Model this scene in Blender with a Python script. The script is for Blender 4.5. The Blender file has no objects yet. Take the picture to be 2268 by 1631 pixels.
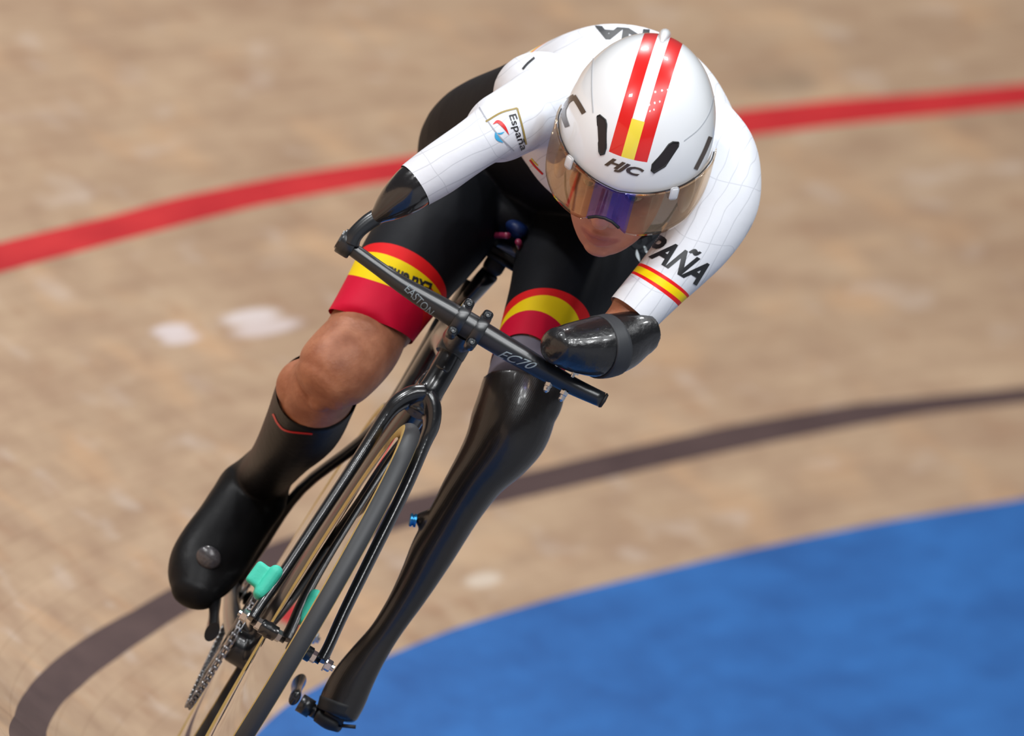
import bpy, bmesh, math, random
import numpy as np
from mathutils import Vector, Matrix
from mathutils.bvhtree import BVHTree
random.seed(4)
W, H = 2268, 1631
CX, CY = W/2, H/2
COL = bpy.context.scene.collection
SC = bpy.context.scene

# ------------------------------------------------------------------ camera
CAM = Vector((22.36553086, 24.32948166, 1.63306172))
RC = Matrix(((-0.99607307, -0.04502559, 0.07623078), (0.07811007, -0.04156621, 0.99607784), (-0.04168037, 0.99812071, 0.04491993)))
F = 41031.476
cd = bpy.data.cameras.new('camera'); cam = bpy.data.objects.new('camera', cd); COL.objects.link(cam)
cam.matrix_world = Matrix.Translation(CAM) @ RC.to_4x4()
cd.sensor_fit = 'HORIZONTAL'; cd.sensor_width = 36; cd.lens = 36*F/W
cd.clip_start = 1; cd.clip_end = 200
cd.dof.use_dof = True; cd.dof.focus_distance = 24.25; cd.dof.aperture_fstop = 8.5
SC.camera = cam

# ------------------------------------------------------------------ bicycle frame: x rider's right, y forward, z up from the front tyre's contact
O = Vector((20.99842095, 0, -0.08654874))
B = Matrix(((0.8353866349438529, 0.042220722830728225, -0.5480388496455673), (-0.04474358189989126, 0.9989601315026269, 0.00875600062940572), (0.547838645986164, 0.01720657525207313, 0.8364070490688975)))
BM = Matrix.Translation(O) @ B.to_4x4()
CB = B.transposed() @ (CAM - O)          # camera seen from the bicycle
RB = B.transposed() @ RC                 # columns: image right, image up, towards camera
IR, IU, IT = RB.col[0].copy(), RB.col[1].copy(), RB.col[2].copy()

def ray(px, py):
    return (RB @ Vector(((px-CX)/F, -(py-CY)/F, -1))).normalized()
def V(px, py, y):
    r = ray(px, py); t = (y-CB.y)/r.y
    return CB + r*t
def PJ(p):
    q = RB.transposed() @ (Vector(p)-CB)
    return (CX+F*q.x/-q.z, CY-F*q.y/-q.z)
def mpp(p): return (Vector(p)-CB).length/F

# ------------------------------------------------------------------ materials
def srgb(r, g, b):
    f = lambda c: (c/255/12.92) if c/255 <= .04045 else ((c/255+.055)/1.055)**2.4
    return (f(r), f(g), f(b), 1)
def mat(name, col, rough=.5, metal=0., coat=0., bump=0., bscale=300., coatr=.05, var=0., vscale=20., var_col=None, sheen=0., spec=.5, sss=0.):
    m = bpy.data.materials.new(name); m.use_nodes = True; nt = m.node_tree; b = nt.nodes['Principled BSDF']
    b.inputs['Base Color'].default_value = col; b.inputs['Roughness'].default_value = rough; b.inputs['Metallic'].default_value = metal
    b.inputs['Coat Weight'].default_value = coat; b.inputs['Coat Roughness'].default_value = coatr
    b.inputs['Specular IOR Level'].default_value = spec
    if sheen: b.inputs['Sheen Weight'].default_value = sheen
    if sss:
        b.inputs['Subsurface Weight'].default_value = sss; b.inputs['Subsurface Radius'].default_value = (1, .3, .15); b.inputs['Subsurface Scale'].default_value = .008
    tc = nt.nodes.new('ShaderNodeTexCoord')
    if var:
        n = nt.nodes.new('ShaderNodeTexNoise'); n.inputs['Scale'].default_value = vscale; n.inputs['Detail'].default_value = 5
        nt.links.new(tc.outputs['Object'], n.inputs['Vector'])
        mr = nt.nodes.new('ShaderNodeMapRange'); mr.inputs[1].default_value = .35; mr.inputs[2].default_value = .65; mr.inputs[3].default_value = 0; mr.inputs[4].default_value = var
        nt.links.new(n.outputs['Fac'], mr.inputs[0])
        mx = nt.nodes.new('ShaderNodeMix'); mx.data_type = 'RGBA'; mx.inputs[6].default_value = col
        mx.inputs[7].default_value = var_col or (col[0]*.5, col[1]*.5, col[2]*.5, 1)
        nt.links.new(mr.outputs[0], mx.inputs[0]); nt.links.new(mx.outputs[2], b.inputs['Base Color'])
    if bump:
        n = nt.nodes.new('ShaderNodeTexNoise'); n.inputs['Scale'].default_value = bscale; n.inputs['Detail'].default_value = 3
        nt.links.new(tc.outputs['Object'], n.inputs['Vector'])
        bp = nt.nodes.new('ShaderNodeBump'); bp.inputs['Strength'].default_value = bump; bp.inputs['Distance'].default_value = .002
        nt.links.new(n.outputs['Fac'], bp.inputs['Height']); nt.links.new(bp.outputs[0], b.inputs['Normal'])
    return m
def mnode(nt, op, a, b=None):
    n = nt.nodes.new('ShaderNodeMath'); n.operation = op
    for i, x in enumerate((a, b)):
        if x is None: continue
        if isinstance(x, (int, float)): n.inputs[i].default_value = x
        else: nt.links.new(x, n.inputs[i])
    return n.outputs[0]
def vnode(nt, op, a, b):
    n = nt.nodes.new('ShaderNodeVectorMath'); n.operation = op
    for i, x in enumerate((a, b)):
        if x is None: continue
        if hasattr(x, 'links'): nt.links.new(x, n.inputs[i])
        else: n.inputs[i].default_value = tuple(x)
    return n.outputs['Value'] if op in ('DOT_PRODUCT', 'DISTANCE', 'LENGTH') else n.outputs['Vector']
def base_socket(m):
    nt = m.node_tree; b = nt.nodes['Principled BSDF']; i = b.inputs['Base Color']
    if i.is_linked: return i.links[0].from_socket
    n = nt.nodes.new('ShaderNodeRGB'); n.outputs[0].default_value = i.default_value; nt.links.new(n.outputs[0], i); return n.outputs[0]
def add_mask(m, mask, col):
    nt = m.node_tree; cur = base_socket(m); mx = nt.nodes.new('ShaderNodeMix'); mx.data_type = 'RGBA'
    nt.links.new(mask, mx.inputs[0]); nt.links.new(cur, mx.inputs[6]); mx.inputs[7].default_value = col
    nt.links.new(mx.outputs[2], nt.nodes['Principled BSDF'].inputs['Base Color'])
def add_band(m, co, axis, s0, s1, col, center=None, radius=None):
    """woven stripe between two planes across a limb"""
    nt = m.node_tree; tc = nt.nodes.new('ShaderNodeTexCoord').outputs['Object']
    d = vnode(nt, 'DOT_PRODUCT', vnode(nt, 'SUBTRACT', tc, co), axis)
    k = mnode(nt, 'MULTIPLY', mnode(nt, 'GREATER_THAN', d, s0), mnode(nt, 'LESS_THAN', d, s1))
    if center is not None: k = mnode(nt, 'MULTIPLY', k, mnode(nt, 'LESS_THAN', vnode(nt, 'DISTANCE', tc, center), radius))
    add_mask(m, k, col)

# ------------------------------------------------------------------ mesh building blocks; a shape is (verts, faces)
def loft(st, n=28, cap0=.0, cap1=.0, k=5):
    """st: list of (centre, half axis u, half axis v); rounded caps of the given length"""
    st = [(Vector(c), Vector(u), Vector(v)) for c, u, v in st]
    a = []
    if cap0:
        d = (st[0][0]-st[1][0]).normalized()
        for i in range(k, 0, -1):
            t = i/k*math.pi/2*.97; a.append((st[0][0]+d*cap0*math.sin(t), st[0][1]*math.cos(t), st[0][2]*math.cos(t)))
    a += st
    if cap1:
        d = (st[-1][0]-st[-2][0]).normalized()
        for i in range(1, k+1):
            t = i/k*math.pi/2*.97; a.append((st[-1][0]+d*cap1*math.sin(t), st[-1][1]*math.cos(t), st[-1][2]*math.cos(t)))
    vs = []; fs = []
    for c, u, v in a:
        for j in range(n):
            t = 2*math.pi*j/n; vs.append(c+u*math.cos(t)+v*math.sin(t))
    for i in range(len(a)-1):
        for j in range(n):
            fs.append((i*n+j, i*n+(j+1) % n, (i+1)*n+(j+1) % n, (i+1)*n+j))
    fs.append(tuple(range(n-1, -1, -1))); fs.append(tuple(range((len(a)-1)*n, len(a)*n)))
    return vs, fs
def catmull(pts, sub=4):
    """pts: list of float tuples"""
    P = [np.array(p, float) for p in pts]; P = [2*P[0]-P[1]]+P+[2*P[-1]-P[-2]]; out = []
    for i in range(1, len(P)-2):
        for s in range(sub):
            t = s/sub; a, b, c, d = P[i-1:i+3]
            out.append(.5*((2*b)+(c-a)*t+(2*a-5*b+4*c-d)*t*t+(3*b-a-3*c+d)*t**3))
    out.append(P[-2]); return out
def limb(st, n=32, cap0=.02, cap1=.02, shrink=0., sub=4):
    """st: (px, py, half width px, y, half depth m): a limb whose outline follows the photograph while its depth is real"""
    s = catmull(st, sub); C = [V(a[0], a[1], a[3]) for a in s]; out = []
    for i, a in enumerate(s):
        T = (C[min(i+1, len(C)-1)]-C[max(i-1, 0)]).normalized(); w = (CB-C[i]).normalized()
        u = T.cross(w).normalized(); v = u.cross(T).normalized()
        out.append((C[i], u*max(a[2]*mpp(C[i])-shrink, .004), v*max(a[4]-shrink, .004)))
    return loft(out, n, cap0, cap1)
def ell(c, r, R=None, n=24, m=14):
    vs = []; fs = []; R = R or Matrix.Identity(3); c = Vector(c)
    for i in range(1, m):
        t = math.pi*i/m
        for j in range(n):
            p = 2*math.pi*j/n; vs.append(c+R @ Vector((r[0]*math.sin(t)*math.cos(p), r[1]*math.sin(t)*math.sin(p), r[2]*math.cos(t))))
    top = len(vs); vs.append(c+R @ Vector((0, 0, r[2]))); bot = len(vs); vs.append(c+R @ Vector((0, 0, -r[2])))
    for i in range(m-2):
        for j in range(n): fs.append((i*n+j, (i+1)*n+j, (i+1)*n+(j+1) % n, i*n+(j+1) % n))
    for j in range(n):
        fs.append((top, j, (j+1) % n)); fs.append((bot, (m-2)*n+(j+1) % n, (m-2)*n+j))
    return vs, fs
def tube(pts, r, n=14, sub=1, flat=None, fdir=None):
    """round (or flattened) tube along points; r number or list; flat = depth factor along fdir"""
    r = r if isinstance(r, (list, tuple)) else [r]*len(pts)
    if sub > 1:
        s = catmull([tuple(p)+(q,) for p, q in zip(pts, r)], sub); pts = [Vector(a[:3]) for a in s]; r = [a[3] for a in s]
    pts = [Vector(p) for p in pts]; st = []; ref = Vector(fdir) if fdir is not None else Vector((.13, .3, .94))
    for i, p in enumerate(pts):
        T = (pts[min(i+1, len(pts)-1)]-pts[max(i-1, 0)]).normalized()
        v = (ref-T*ref.dot(T)).normalized(); u = v.cross(T).normalized()
        st.append((p, u*r[i], v*r[i]*(flat or 1)))
    return loft(st, n)
def box(c, h, R=None, bev=.15):
    """bevelled box, half sizes h"""
    bm = bmesh.new(); bmesh.ops.create_cube(bm, size=2)
    R = R or Matrix.Identity(3)
    for v in bm.verts: v.co = Vector((v.co.x*h[0], v.co.y*h[1], v.co.z*h[2]))
    bmesh.ops.bevel(bm, geom=bm.edges[:], offset=min(h)*bev*2, segments=3, profile=.5, affect='EDGES')
    for v in bm.verts: v.co = Vector(c)+R @ v.co
    vs = [v.co.copy() for v in bm.verts]; fs = [tuple(x.index for x in f.verts) for f in bm.faces]; bm.free(); return vs, fs
def lathe(prof, c, axis, n=48, closed=False, up=None):
    """prof: (radius, height) pairs turned about axis"""
    A = Vector(axis).normalized(); u = (Vector(up) if up else Vector((.1, .2, 1))); u = (u-A*u.dot(A)).normalized(); w = A.cross(u); vs = []; fs = []
    for r, h in prof:
        for j in range(n):
            t = 2*math.pi*j/n; vs.append(Vector(c)+A*h+(u*math.cos(t)+w*math.sin(t))*r)
    m = len(prof)
    for i in range(m if closed else m-1):
        for j in range(n): fs.append((i*n+j, i*n+(j+1) % n, ((i+1) % m)*n+(j+1) % n, ((i+1) % m)*n+j))
    if not closed:
        fs.append(tuple(range(n-1, -1, -1))); fs.append(tuple(range((m-1)*n, m*n)))
    return vs, fs
def merge(*shapes):
    vs = []; fs = []
    for v, f in shapes:
        o = len(vs); vs += list(v); fs += [tuple(i+o for i in q) for q in f]
    return vs, fs
def to_mesh(name, shape, m=None, smooth=True, fix=True):
    me = bpy.data.meshes.new(name); me.from_pydata([tuple(v) for v in shape[0]], [], shape[1]); me.update()
    if fix:
        bm = bmesh.new(); bm.from_mesh(me); bmesh.ops.recalc_face_normals(bm, faces=bm.faces[:]); bm.to_mesh(me); bm.free()
    if m: me.materials.append(m)
    if smooth: me.polygons.foreach_set('use_smooth', [True]*len(me.polygons))
    return me
def part(name, shape, m, parent, label=None, sharp=None, local=None):
    me = shape if isinstance(shape, bpy.types.Mesh) else to_mesh(name, shape, m)
    if isinstance(shape, bpy.types.Mesh) and m and not me.materials: me.materials.append(m)
    if sharp: me.set_sharp_from_angle(angle=math.radians(sharp))
    o = bpy.data.objects.new(name, me); COL.objects.link(o); o.parent = parent
    if local is not None: o.matrix_basis = local
    elif parent.type == 'EMPTY': o.location = -Vector(parent['anchor'])
    if label: o['label'] = label
    return o
def root(name, label, cat, anchor):
    o = bpy.data.objects.new(name, None); COL.objects.link(o); a = Vector(anchor)
    o.matrix_world = Matrix.Translation(BM @ a) @ B.to_4x4(); o['anchor'] = tuple(a); o['label'] = label; o['category'] = cat
    o.empty_display_size = .1
    return o
def union(shapes, voxel, it=6, fac=.5):
    """one continuous skin over overlapping closed shapes"""
    vs = []; fs = []
    for s in shapes:
        me = to_mesh('t', s); o = len(vs); vs += [v.co.copy() for v in me.vertices]; fs += [tuple(i+o for i in p.vertices) for p in me.polygons]; bpy.data.meshes.remove(me)
    me = bpy.data.meshes.new('u'); me.from_pydata([tuple(v) for v in vs], [], fs); me.update()
    ob = bpy.data.objects.new('u', me); COL.objects.link(ob)
    r = ob.modifiers.new('r', 'REMESH'); r.mode = 'VOXEL'; r.voxel_size = voxel; r.use_smooth_shade = True
    s = ob.modifiers.new('s', 'SMOOTH'); s.factor = fac; s.iterations = it
    dg = bpy.context.evaluated_depsgraph_get(); out = bpy.data.meshes.new_from_object(ob.evaluated_get(dg))
    bpy.data.objects.remove(ob); bpy.data.meshes.remove(me); return out
def cut(me, co, no, rad):
    """open the mesh at a hem: remove what lies beyond the plane near co"""
    bm = bmesh.new(); bm.from_mesh(me); co = Vector(co); no = Vector(no).normalized()
    fs = [f for f in bm.faces if (f.calc_center_median()-co).length < rad]
    geo = set(fs)
    for f in fs: geo.update(f.verts); geo.update(f.edges)
    bmesh.ops.bisect_plane(bm, geom=list(geo), plane_co=co, plane_no=no, clear_outer=True)
    bm.to_mesh(me); bm.free(); me.update()
def split(me, co, no):
    """divide one mesh at a plane into (front, back)"""
    co = Vector(co); no = Vector(no).normalized(); out = []
    for sgn in (1, -1):
        bm = bmesh.new(); bm.from_mesh(me)
        bmesh.ops.bisect_plane(bm, geom=bm.verts[:]+bm.edges[:]+bm.faces[:], plane_co=co, plane_no=no*sgn, clear_inner=True)
        m2 = me.copy(); bm.to_mesh(m2); bm.free(); out.append(m2)
    return out
def bvh(me, M=None):
    M = M or Matrix.Identity(4)
    return BVHTree.FromPolygons([M @ v.co for v in me.vertices], [tuple(p.vertices) for p in me.polygons])
def hit(tree, px, py):
    h = tree.ray_cast(CB, ray(px, py)); return h
def plane3(tree, pts, toward):
    """plane through three points picked on a surface, facing toward"""
    h = [hit(tree, *p)[0] for p in pts]; n = (h[1]-h[0]).cross(h[2]-h[0]).normalized()
    if n.dot(toward) < 0: n = -n
    return (h[0]+h[1]+h[2])/3, n
def add_zone(m, pa, pb, col, center, radius):
    """colour between two cut planes pa (proximal) and pb (distal, or None)"""
    nt = m.node_tree; tc = nt.nodes.new('ShaderNodeTexCoord').outputs['Object']
    k = mnode(nt, 'LESS_THAN', vnode(nt, 'DISTANCE', tc, center), radius)
    k = mnode(nt, 'MULTIPLY', k, mnode(nt, 'GREATER_THAN', vnode(nt, 'DOT_PRODUCT', vnode(nt, 'SUBTRACT', tc, pa[0]), pa[1]), 0))
    if pb: k = mnode(nt, 'MULTIPLY', k, mnode(nt, 'LESS_THAN', vnode(nt, 'DOT_PRODUCT', vnode(nt, 'SUBTRACT', tc, pb[0]), pb[1]), 0))
    add_mask(m, k, col)
def flat_text(txt, shear=0., bold=0., aspect=1.):
    c = bpy.data.curves.new('t', 'FONT'); c.body = txt; c.shear = shear; c.offset = bold; c.resolution_u = 3; c.fill_mode = 'FRONT'
    o = bpy.data.objects.new('t', c); COL.objects.link(o); dg = bpy.context.evaluated_depsgraph_get()
    me = bpy.data.meshes.new_from_object(o.evaluated_get(dg)); bpy.data.objects.remove(o); bpy.data.curves.remove(c)
    vs = [(v.co.x, v.co.y) for v in me.vertices]; fs = [tuple(p.vertices) for p in me.polygons]; bpy.data.meshes.remove(me); return vs, fs
def print_on(name, flat, org, du, dv, tree, m, parent, inv=None, off=.0007, maxlen=3.5, label=None, norm=True):
    """lay flat artwork onto a surface; org, du, dv in photo pixels; norm: scale artwork to unit box"""
    vs, fs = flat
    if norm:
        x0 = min(v[0] for v in vs); x1 = max(v[0] for v in vs); y1 = norm if norm is not True else max(v[1] for v in vs)
        vs = [((x-x0)/(x1-x0), y/y1) for x, y in vs]
    bm = bmesh.new(); bv = [bm.verts.new((org[0]+x*du[0]+y*dv[0], org[1]+x*du[1]+y*dv[1], 0)) for x, y in vs]
    for f in fs:
        try: bm.faces.new([bv[i] for i in f])
        except ValueError: pass
    bmesh.ops.triangulate(bm, faces=bm.faces[:])
    for _ in range(7):
        e = [e for e in bm.edges if e.calc_length() > maxlen]
        if not e: break
        bmesh.ops.subdivide_edges(bm, edges=e, cuts=1); bmesh.ops.triangulate(bm, faces=[f for f in bm.faces if len(f.verts) > 3])
    bad = []
    for v in bm.verts:
        h = hit(tree, v.co.x, v.co.y)
        if h[0] is None: bad.append(v); continue
        n = h[1]; 
        if n.dot(CB-h[0]) < 0: n = -n
        v.co = h[0]+n*off
    bmesh.ops.delete(bm, geom=bad, context='VERTS')
    # drop triangles torn across a silhouette
    bmesh.ops.delete(bm, geom=[f for f in bm.faces if max(e.calc_length() for e in f.edges) > .02], context='FACES')
    if inv is not None:
        for v in bm.verts: v.co = inv @ v.co
    me = bpy.data.meshes.new(name); bm.to_mesh(me); bm.free(); me.materials.append(m)
    o = bpy.data.objects.new(name, me); COL.objects.link(o); o.parent = parent
    if parent.type == 'EMPTY': o.location = -Vector(parent['anchor'])
    if label: o['label'] = label
    return o
def stroke(pts, w, sub=6, taper=False):
    """flat stroke of width w (px) through pixel points"""
    s = catmull(pts, sub) if sub > 1 else [np.array(p, float) for p in pts]; vs = []; fs = []
    for i, p in enumerate(s):
        t = s[min(i+1, len(s)-1)]-s[max(i-1, 0)]; t = t/np.linalg.norm(t); n = np.array([-t[1], t[0]])
        ww = w*(math.sin(math.pi*(i+.3)/(len(s)-.4)) if taper else 1)/2
        vs += [tuple(p+n*ww), tuple(p-n*ww)]
    for i in range(len(s)-1): fs.append((2*i, 2*i+1, 2*i+3, 2*i+2))
    return vs, fs
def print_px(name, flat, tree, m, parent, **k): return print_on(name, flat, (0, 0), (1, 0), (0, 1), tree, m, parent, norm=False, **k)

# ================================================================== TRACK
R0, BANK = 21.099036, 0.7103821
KT = 1/math.tan(BANK); SB, CBK = math.sin(BANK), math.cos(BANK)
def on_track(px, py):
    """where the ray meets the banked cone: (angle, distance up the bank)"""
    r = (RC @ Vector(((px-CX)/F, -(py-CY)/F, -1))).normalized(); C = CAM
    A = r.x**2+r.y**2-(KT*r.z)**2; Bq = 2*(C.x*r.x+C.y*r.y-(R0+KT*C.z)*KT*r.z); Cq = C.x**2+C.y**2-(R0+KT*C.z)**2
    t = (-Bq-math.sqrt(max(Bq*Bq-4*A*Cq, 0)))/(2*A), (-Bq+math.sqrt(max(Bq*Bq-4*A*Cq, 0)))/(2*A)
    P = C+r*max(t); return math.atan2(P.y, P.x), P.z/SB
def edge(pts):
    q = sorted(on_track(*p) for p in pts); return np.array([a for a, s in q]), np.array([s for a, s in q])
E_BLUE = edge([(563, 1631), (631, 1566), (752, 1495), (852, 1457), (900, 1436), (1000, 1395), (1224, 1326), (1447, 1270), (1671, 1216), (1950, 1158), (2268, 1105)])
E_BK0 = edge([(103, 1622), (121, 1583), (142, 1554), (177, 1524), (256, 1462), (333, 1409), (404, 1362), (890, 1170), (1112, 1116), (1335, 1063), (1559, 1012), (1839, 954), (2062, 915), (2268, 892)])
E_BK1 = edge([(21, 1631), (32, 1586), (59, 1530), (97, 1486), (165, 1430), (218, 1395), (295, 1353), (363, 1312), (900, 1104), (1168, 1046), (1391, 993), (1615, 943), (1895, 895), (2268, 859)])
E_RD0 = edge([(0, 604), (159, 562), (357, 510), (556, 459), (833, 407), (1677, 299), (1845, 278), (2060, 256), (2268, 235)])
E_RD1 = edge([(0, 538), (238, 481), (397, 437), (635, 389), (873, 352), (1670, 241), (1845, 222), (2060, 206), (2268, 186)])
def ev(e, a):
    v = float(np.interp(a, e[0], e[1])); return v

def floor_material(kind):
    m = bpy.data.materials.new('track_'+kind); m.use_nodes = True; nt = m.node_tree; b = nt.nodes['Principled BSDF']
    uv = nt.nodes.new('ShaderNodeUVMap').outputs[0]
    def noise(sx, sy, det, rough=.55):
        mp = nt.nodes.new('ShaderNodeMapping'); mp.inputs['Scale'].default_value = (sx, sy, 1); nt.links.new(uv, mp.inputs[0])
        n = nt.nodes.new('ShaderNodeTexNoise'); n.inputs['Scale'].default_value = 1; n.inputs['Detail'].default_value = det; n.inputs['Roughness'].default_value = rough
        nt.links.new(mp.outputs[0], n.inputs['Vector']); return n.outputs['Fac']
    base = {'wood': srgb(188, 160, 132), 'black': srgb(88, 70, 68), 'red': srgb(204, 52, 54), 'blue': srgb(50, 108, 176)}[kind]
    dark = {'wood': srgb(162, 132, 108), 'black': srgb(72, 56, 56), 'red': srgb(176, 34, 42), 'blue': srgb(40, 88, 150)}[kind]
    mx = nt.nodes.new('ShaderNodeMix'); mx.data_type = 'RGBA'; mx.inputs[6].default_value = base; mx.inputs[7].default_value = dark
    mr = nt.nodes.new('ShaderNodeMapRange'); mr.inputs[1].default_value = .36; mr.inputs[2].default_value = .66
    a = noise(1.2, 9, 4); a2 = noise(3.5, 16, 3)
    nt.links.new(mnode(nt, 'ADD', mnode(nt, 'MULTIPLY', a, .55), mnode(nt, 'MULTIPLY', a2, .45)), mr.inputs[0]); nt.links.new(mr.outputs[0], mx.inputs[0]); cur = mx.outputs[2]
    if kind == 'wood':
        for sx, sy, lo, hi, col, k in ((2.2, 5, .54, .74, srgb(204, 164, 126), .55), (3, 11, .58, .74, srgb(196, 176, 160), .6), (4, 9, .58, .74, srgb(160, 124, 98), .5)):
            q = nt.nodes.new('ShaderNodeMapRange'); q.inputs[1].default_value = lo; q.inputs[2].default_value = hi; q.inputs[4].default_value = k; nt.links.new(noise(sx, sy, 2), q.inputs[0])
            y = nt.nodes.new('ShaderNodeMix'); y.data_type = 'RGBA'; y.inputs[7].default_value = col; nt.links.new(q.outputs[0], y.inputs[0]); nt.links.new(cur, y.inputs[6]); cur = y.outputs[2]
        # narrow planks along the track
        mp = nt.nodes.new('ShaderNodeMapping'); mp.inputs['Scale'].default_value = (1, 1, 1); nt.links.new(uv, mp.inputs[0])
        br = nt.nodes.new('ShaderNodeTexBrick'); br.inputs['Scale'].default_value = 1; br.inputs['Brick Width'].default_value = 2.2; br.inputs['Row Height'].default_value = .04; br.inputs['Mortar Size'].default_value = .0012
        br.inputs['Color1'].default_value = (1, 1, 1, 1); br.inputs['Color2'].default_value = (.90, .89, .88, 1); br.inputs['Mortar'].default_value = (.72, .68, .64, 1)
        nt.links.new(mp.outputs[0], br.inputs['Vector'])
        z = nt.nodes.new('ShaderNodeMix'); z.data_type = 'RGBA'; z.blend_type = 'MULTIPLY'; z.inputs[0].default_value = .6; nt.links.new(cur, z.inputs[6]); nt.links.new(br.outputs['Color'], z.inputs[7]); cur = z.outputs[2]
        # worn pale scuffs on the boards
        for px, py, rx, ry, col, k in ((380, 732, .12, .014, srgb(214, 200, 198), .9), (400, 750, .12, .012, srgb(214, 200, 198), .8), (555, 702, .17, .016, srgb(214, 200, 196), .9), (590, 726, .2, .016, srgb(210, 194, 190), .85), (1070, 1285, .12, .015, srgb(214, 200, 184), .7), (1075, 1215, .25, .03, srgb(204, 172, 138), .35), (1730, 185, .15, .03, srgb(140, 120, 100), .5)):
            an, s = on_track(px, py)
            d = vnode(nt, 'LENGTH', vnode(nt, 'MULTIPLY', vnode(nt, 'SUBTRACT', uv, (an*R0, s, 0)), (1/rx, 1/ry, 0)), None)
            q = nt.nodes.new('ShaderNodeMapRange'); q.inputs[1].default_value = 1.35; q.inputs[2].default_value = .75; q.inputs[3].default_value = 0; q.inputs[4].default_value = k; nt.links.new(d, q.inputs[0])
            y = nt.nodes.new('ShaderNodeMix'); y.data_type = 'RGBA'; y.inputs[7].default_value = col; nt.links.new(q.outputs[0], y.inputs[0]); nt.links.new(cur, y.inputs[6]); cur = y.outputs[2]
    nt.links.new(cur, b.inputs['Base Color']); b.inputs['Roughness'].default_value = .55; b.inputs['Specular IOR Level'].default_value = .25
    return m
def build_track():
    FM = [floor_material(k) for k in ('wood', 'black', 'red', 'blue')]
    tdeg = np.concatenate([np.arange(-60, -46, .5), np.arange(-46, 0.001, .12)])
    cols = [('b', math.radians(t), 0) for t in tdeg]+[('s', 0, y) for y in (.5, 1, 2, 4, 8, 14, 20, 28, 36)]
    bm = bmesh.new(); uvl = bm.loops.layers.uv.new('UVMap'); grid = []
    for k, a, y in cols:
        bl, b0, b1, r0, r1 = (ev(e, a) for e in (E_BLUE, E_BK0, E_BK1, E_RD0, E_RD1))
        rows = [(-1.1, 3), (-.7, 3), (bl, 0), ((bl+b0)/2, 0), (b0, 1), (b1, 0), ((b1+r0)/2, 0), (r0, 2), (r1, 0), (1.6, 0), (3, 0), (5, 0), (7.2, 0)]
        col = []
        for s, mi in rows:
            r = R0+s*CBK; z = s*SB
            p = (r*math.cos(a), r*math.sin(a), z) if k == 'b' else (r, y, z)
            col.append((bm.verts.new(p), (a*R0 if k == 'b' else y, s), mi))
        grid.append(col)
    for i in range(len(grid)-1):
        for j in range(len(grid[0])-1):
            q = [grid[i][j], grid[i+1][j], grid[i+1][j+1], grid[i][j+1]]
            f = bm.faces.new([v[0] for v in q]); f.material_index = grid[i][j][2]
            for l, v in zip(f.loops, q): l[uvl].uv = v[1]
    # level infield inside the blue band
    s = -1.1; edge_v = [c[0][0] for c in grid]; inner = []
    for v in edge_v:
        d = Vector((v.co.x, v.co.y if v.co.y < 0 else 0, 0)).normalized(); inner.append(bm.verts.new(v.co-d*14))
    for i in range(len(inner)-1):
        f = bm.faces.new([inner[i], inner[i+1], edge_v[i+1], edge_v[i]]); f.material_index = 4
        for l in f.loops: l[uvl].uv = (l.vert.co.x, l.vert.co.y)
    bmesh.ops.recalc_face_normals(bm, faces=bm.faces[:])
    me = bpy.data.meshes.new('floor'); bm.to_mesh(me); bm.free()
    FM.append(mat('infield_floor', srgb(120, 122, 128), .6, var=.3, vscale=.8))
    for m in FM: me.materials.append(m)
    o = bpy.data.objects.new('floor', me); COL.objects.link(o); o['kind'] = 'structure'
    return o
build_track()

# ================================================================== MATERIALS OF THE THINGS
M_carbon = mat('gloss_black_carbon', (.009, .0095, .011, 1), .3, coat=.75, coatr=.14, bump=.04, bscale=700)
M_satin = mat('satin_black_carbon', (.012, .014, .017, 1), .33, coat=.5, coatr=.25, bump=.05, bscale=900)
M_tyre = mat('tyre_tread', (.035, .037, .04, 1), .55, bump=.15, bscale=1500)
M_tan = mat('tan_sidewall', srgb(190, 160, 92), .5, var=.3, vscale=60)
M_disc = mat('mirror_black_disc', (.006, .006, .007, 1), .04, coat=1, coatr=.015, spec=.8)
M_steel = mat('polished_steel', (.62, .63, .65, 1), .18, metal=1)
M_chain = mat('chain_steel', (.35, .35, .36, 1), .3, metal=1, bump=.1)
M_teal = mat('teal_tape', srgb(64, 205, 178), .55, bump=.12, bscale=300)
M_white_print = mat('grey_print', srgb(128, 140, 146), .5)
M_silver_print = mat('silver_print', srgb(150, 165, 172), .5)
M_maroon = mat('maroon_rail', srgb(150, 45, 80), .35, coat=.5)
M_blue_shell = mat('blue_shell', srgb(16, 42, 96), .5)
M_rubber = mat('black_rubber', (.012, .012, .013, 1), .6)
M_bluebolt = mat('anodised_blue', srgb(60, 150, 205), .3, metal=.8)
M_red_ink = mat('red_ink', srgb(214, 30, 34), .4)
M_blue_ink = mat('blue_ink', srgb(60, 165, 215), .5)
M_gold_ink = mat('gold_ink', srgb(150, 130, 70), .5)
M_black_ink = mat('black_ink', (.012, .014, .018, 1), .5)
M_brown_ink = mat('brown_ink', srgb(72, 58, 48), .35, coat=.4)
M_white_gloss = mat('white_gloss', srgb(238, 240, 242), .25, coat=.8)

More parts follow.
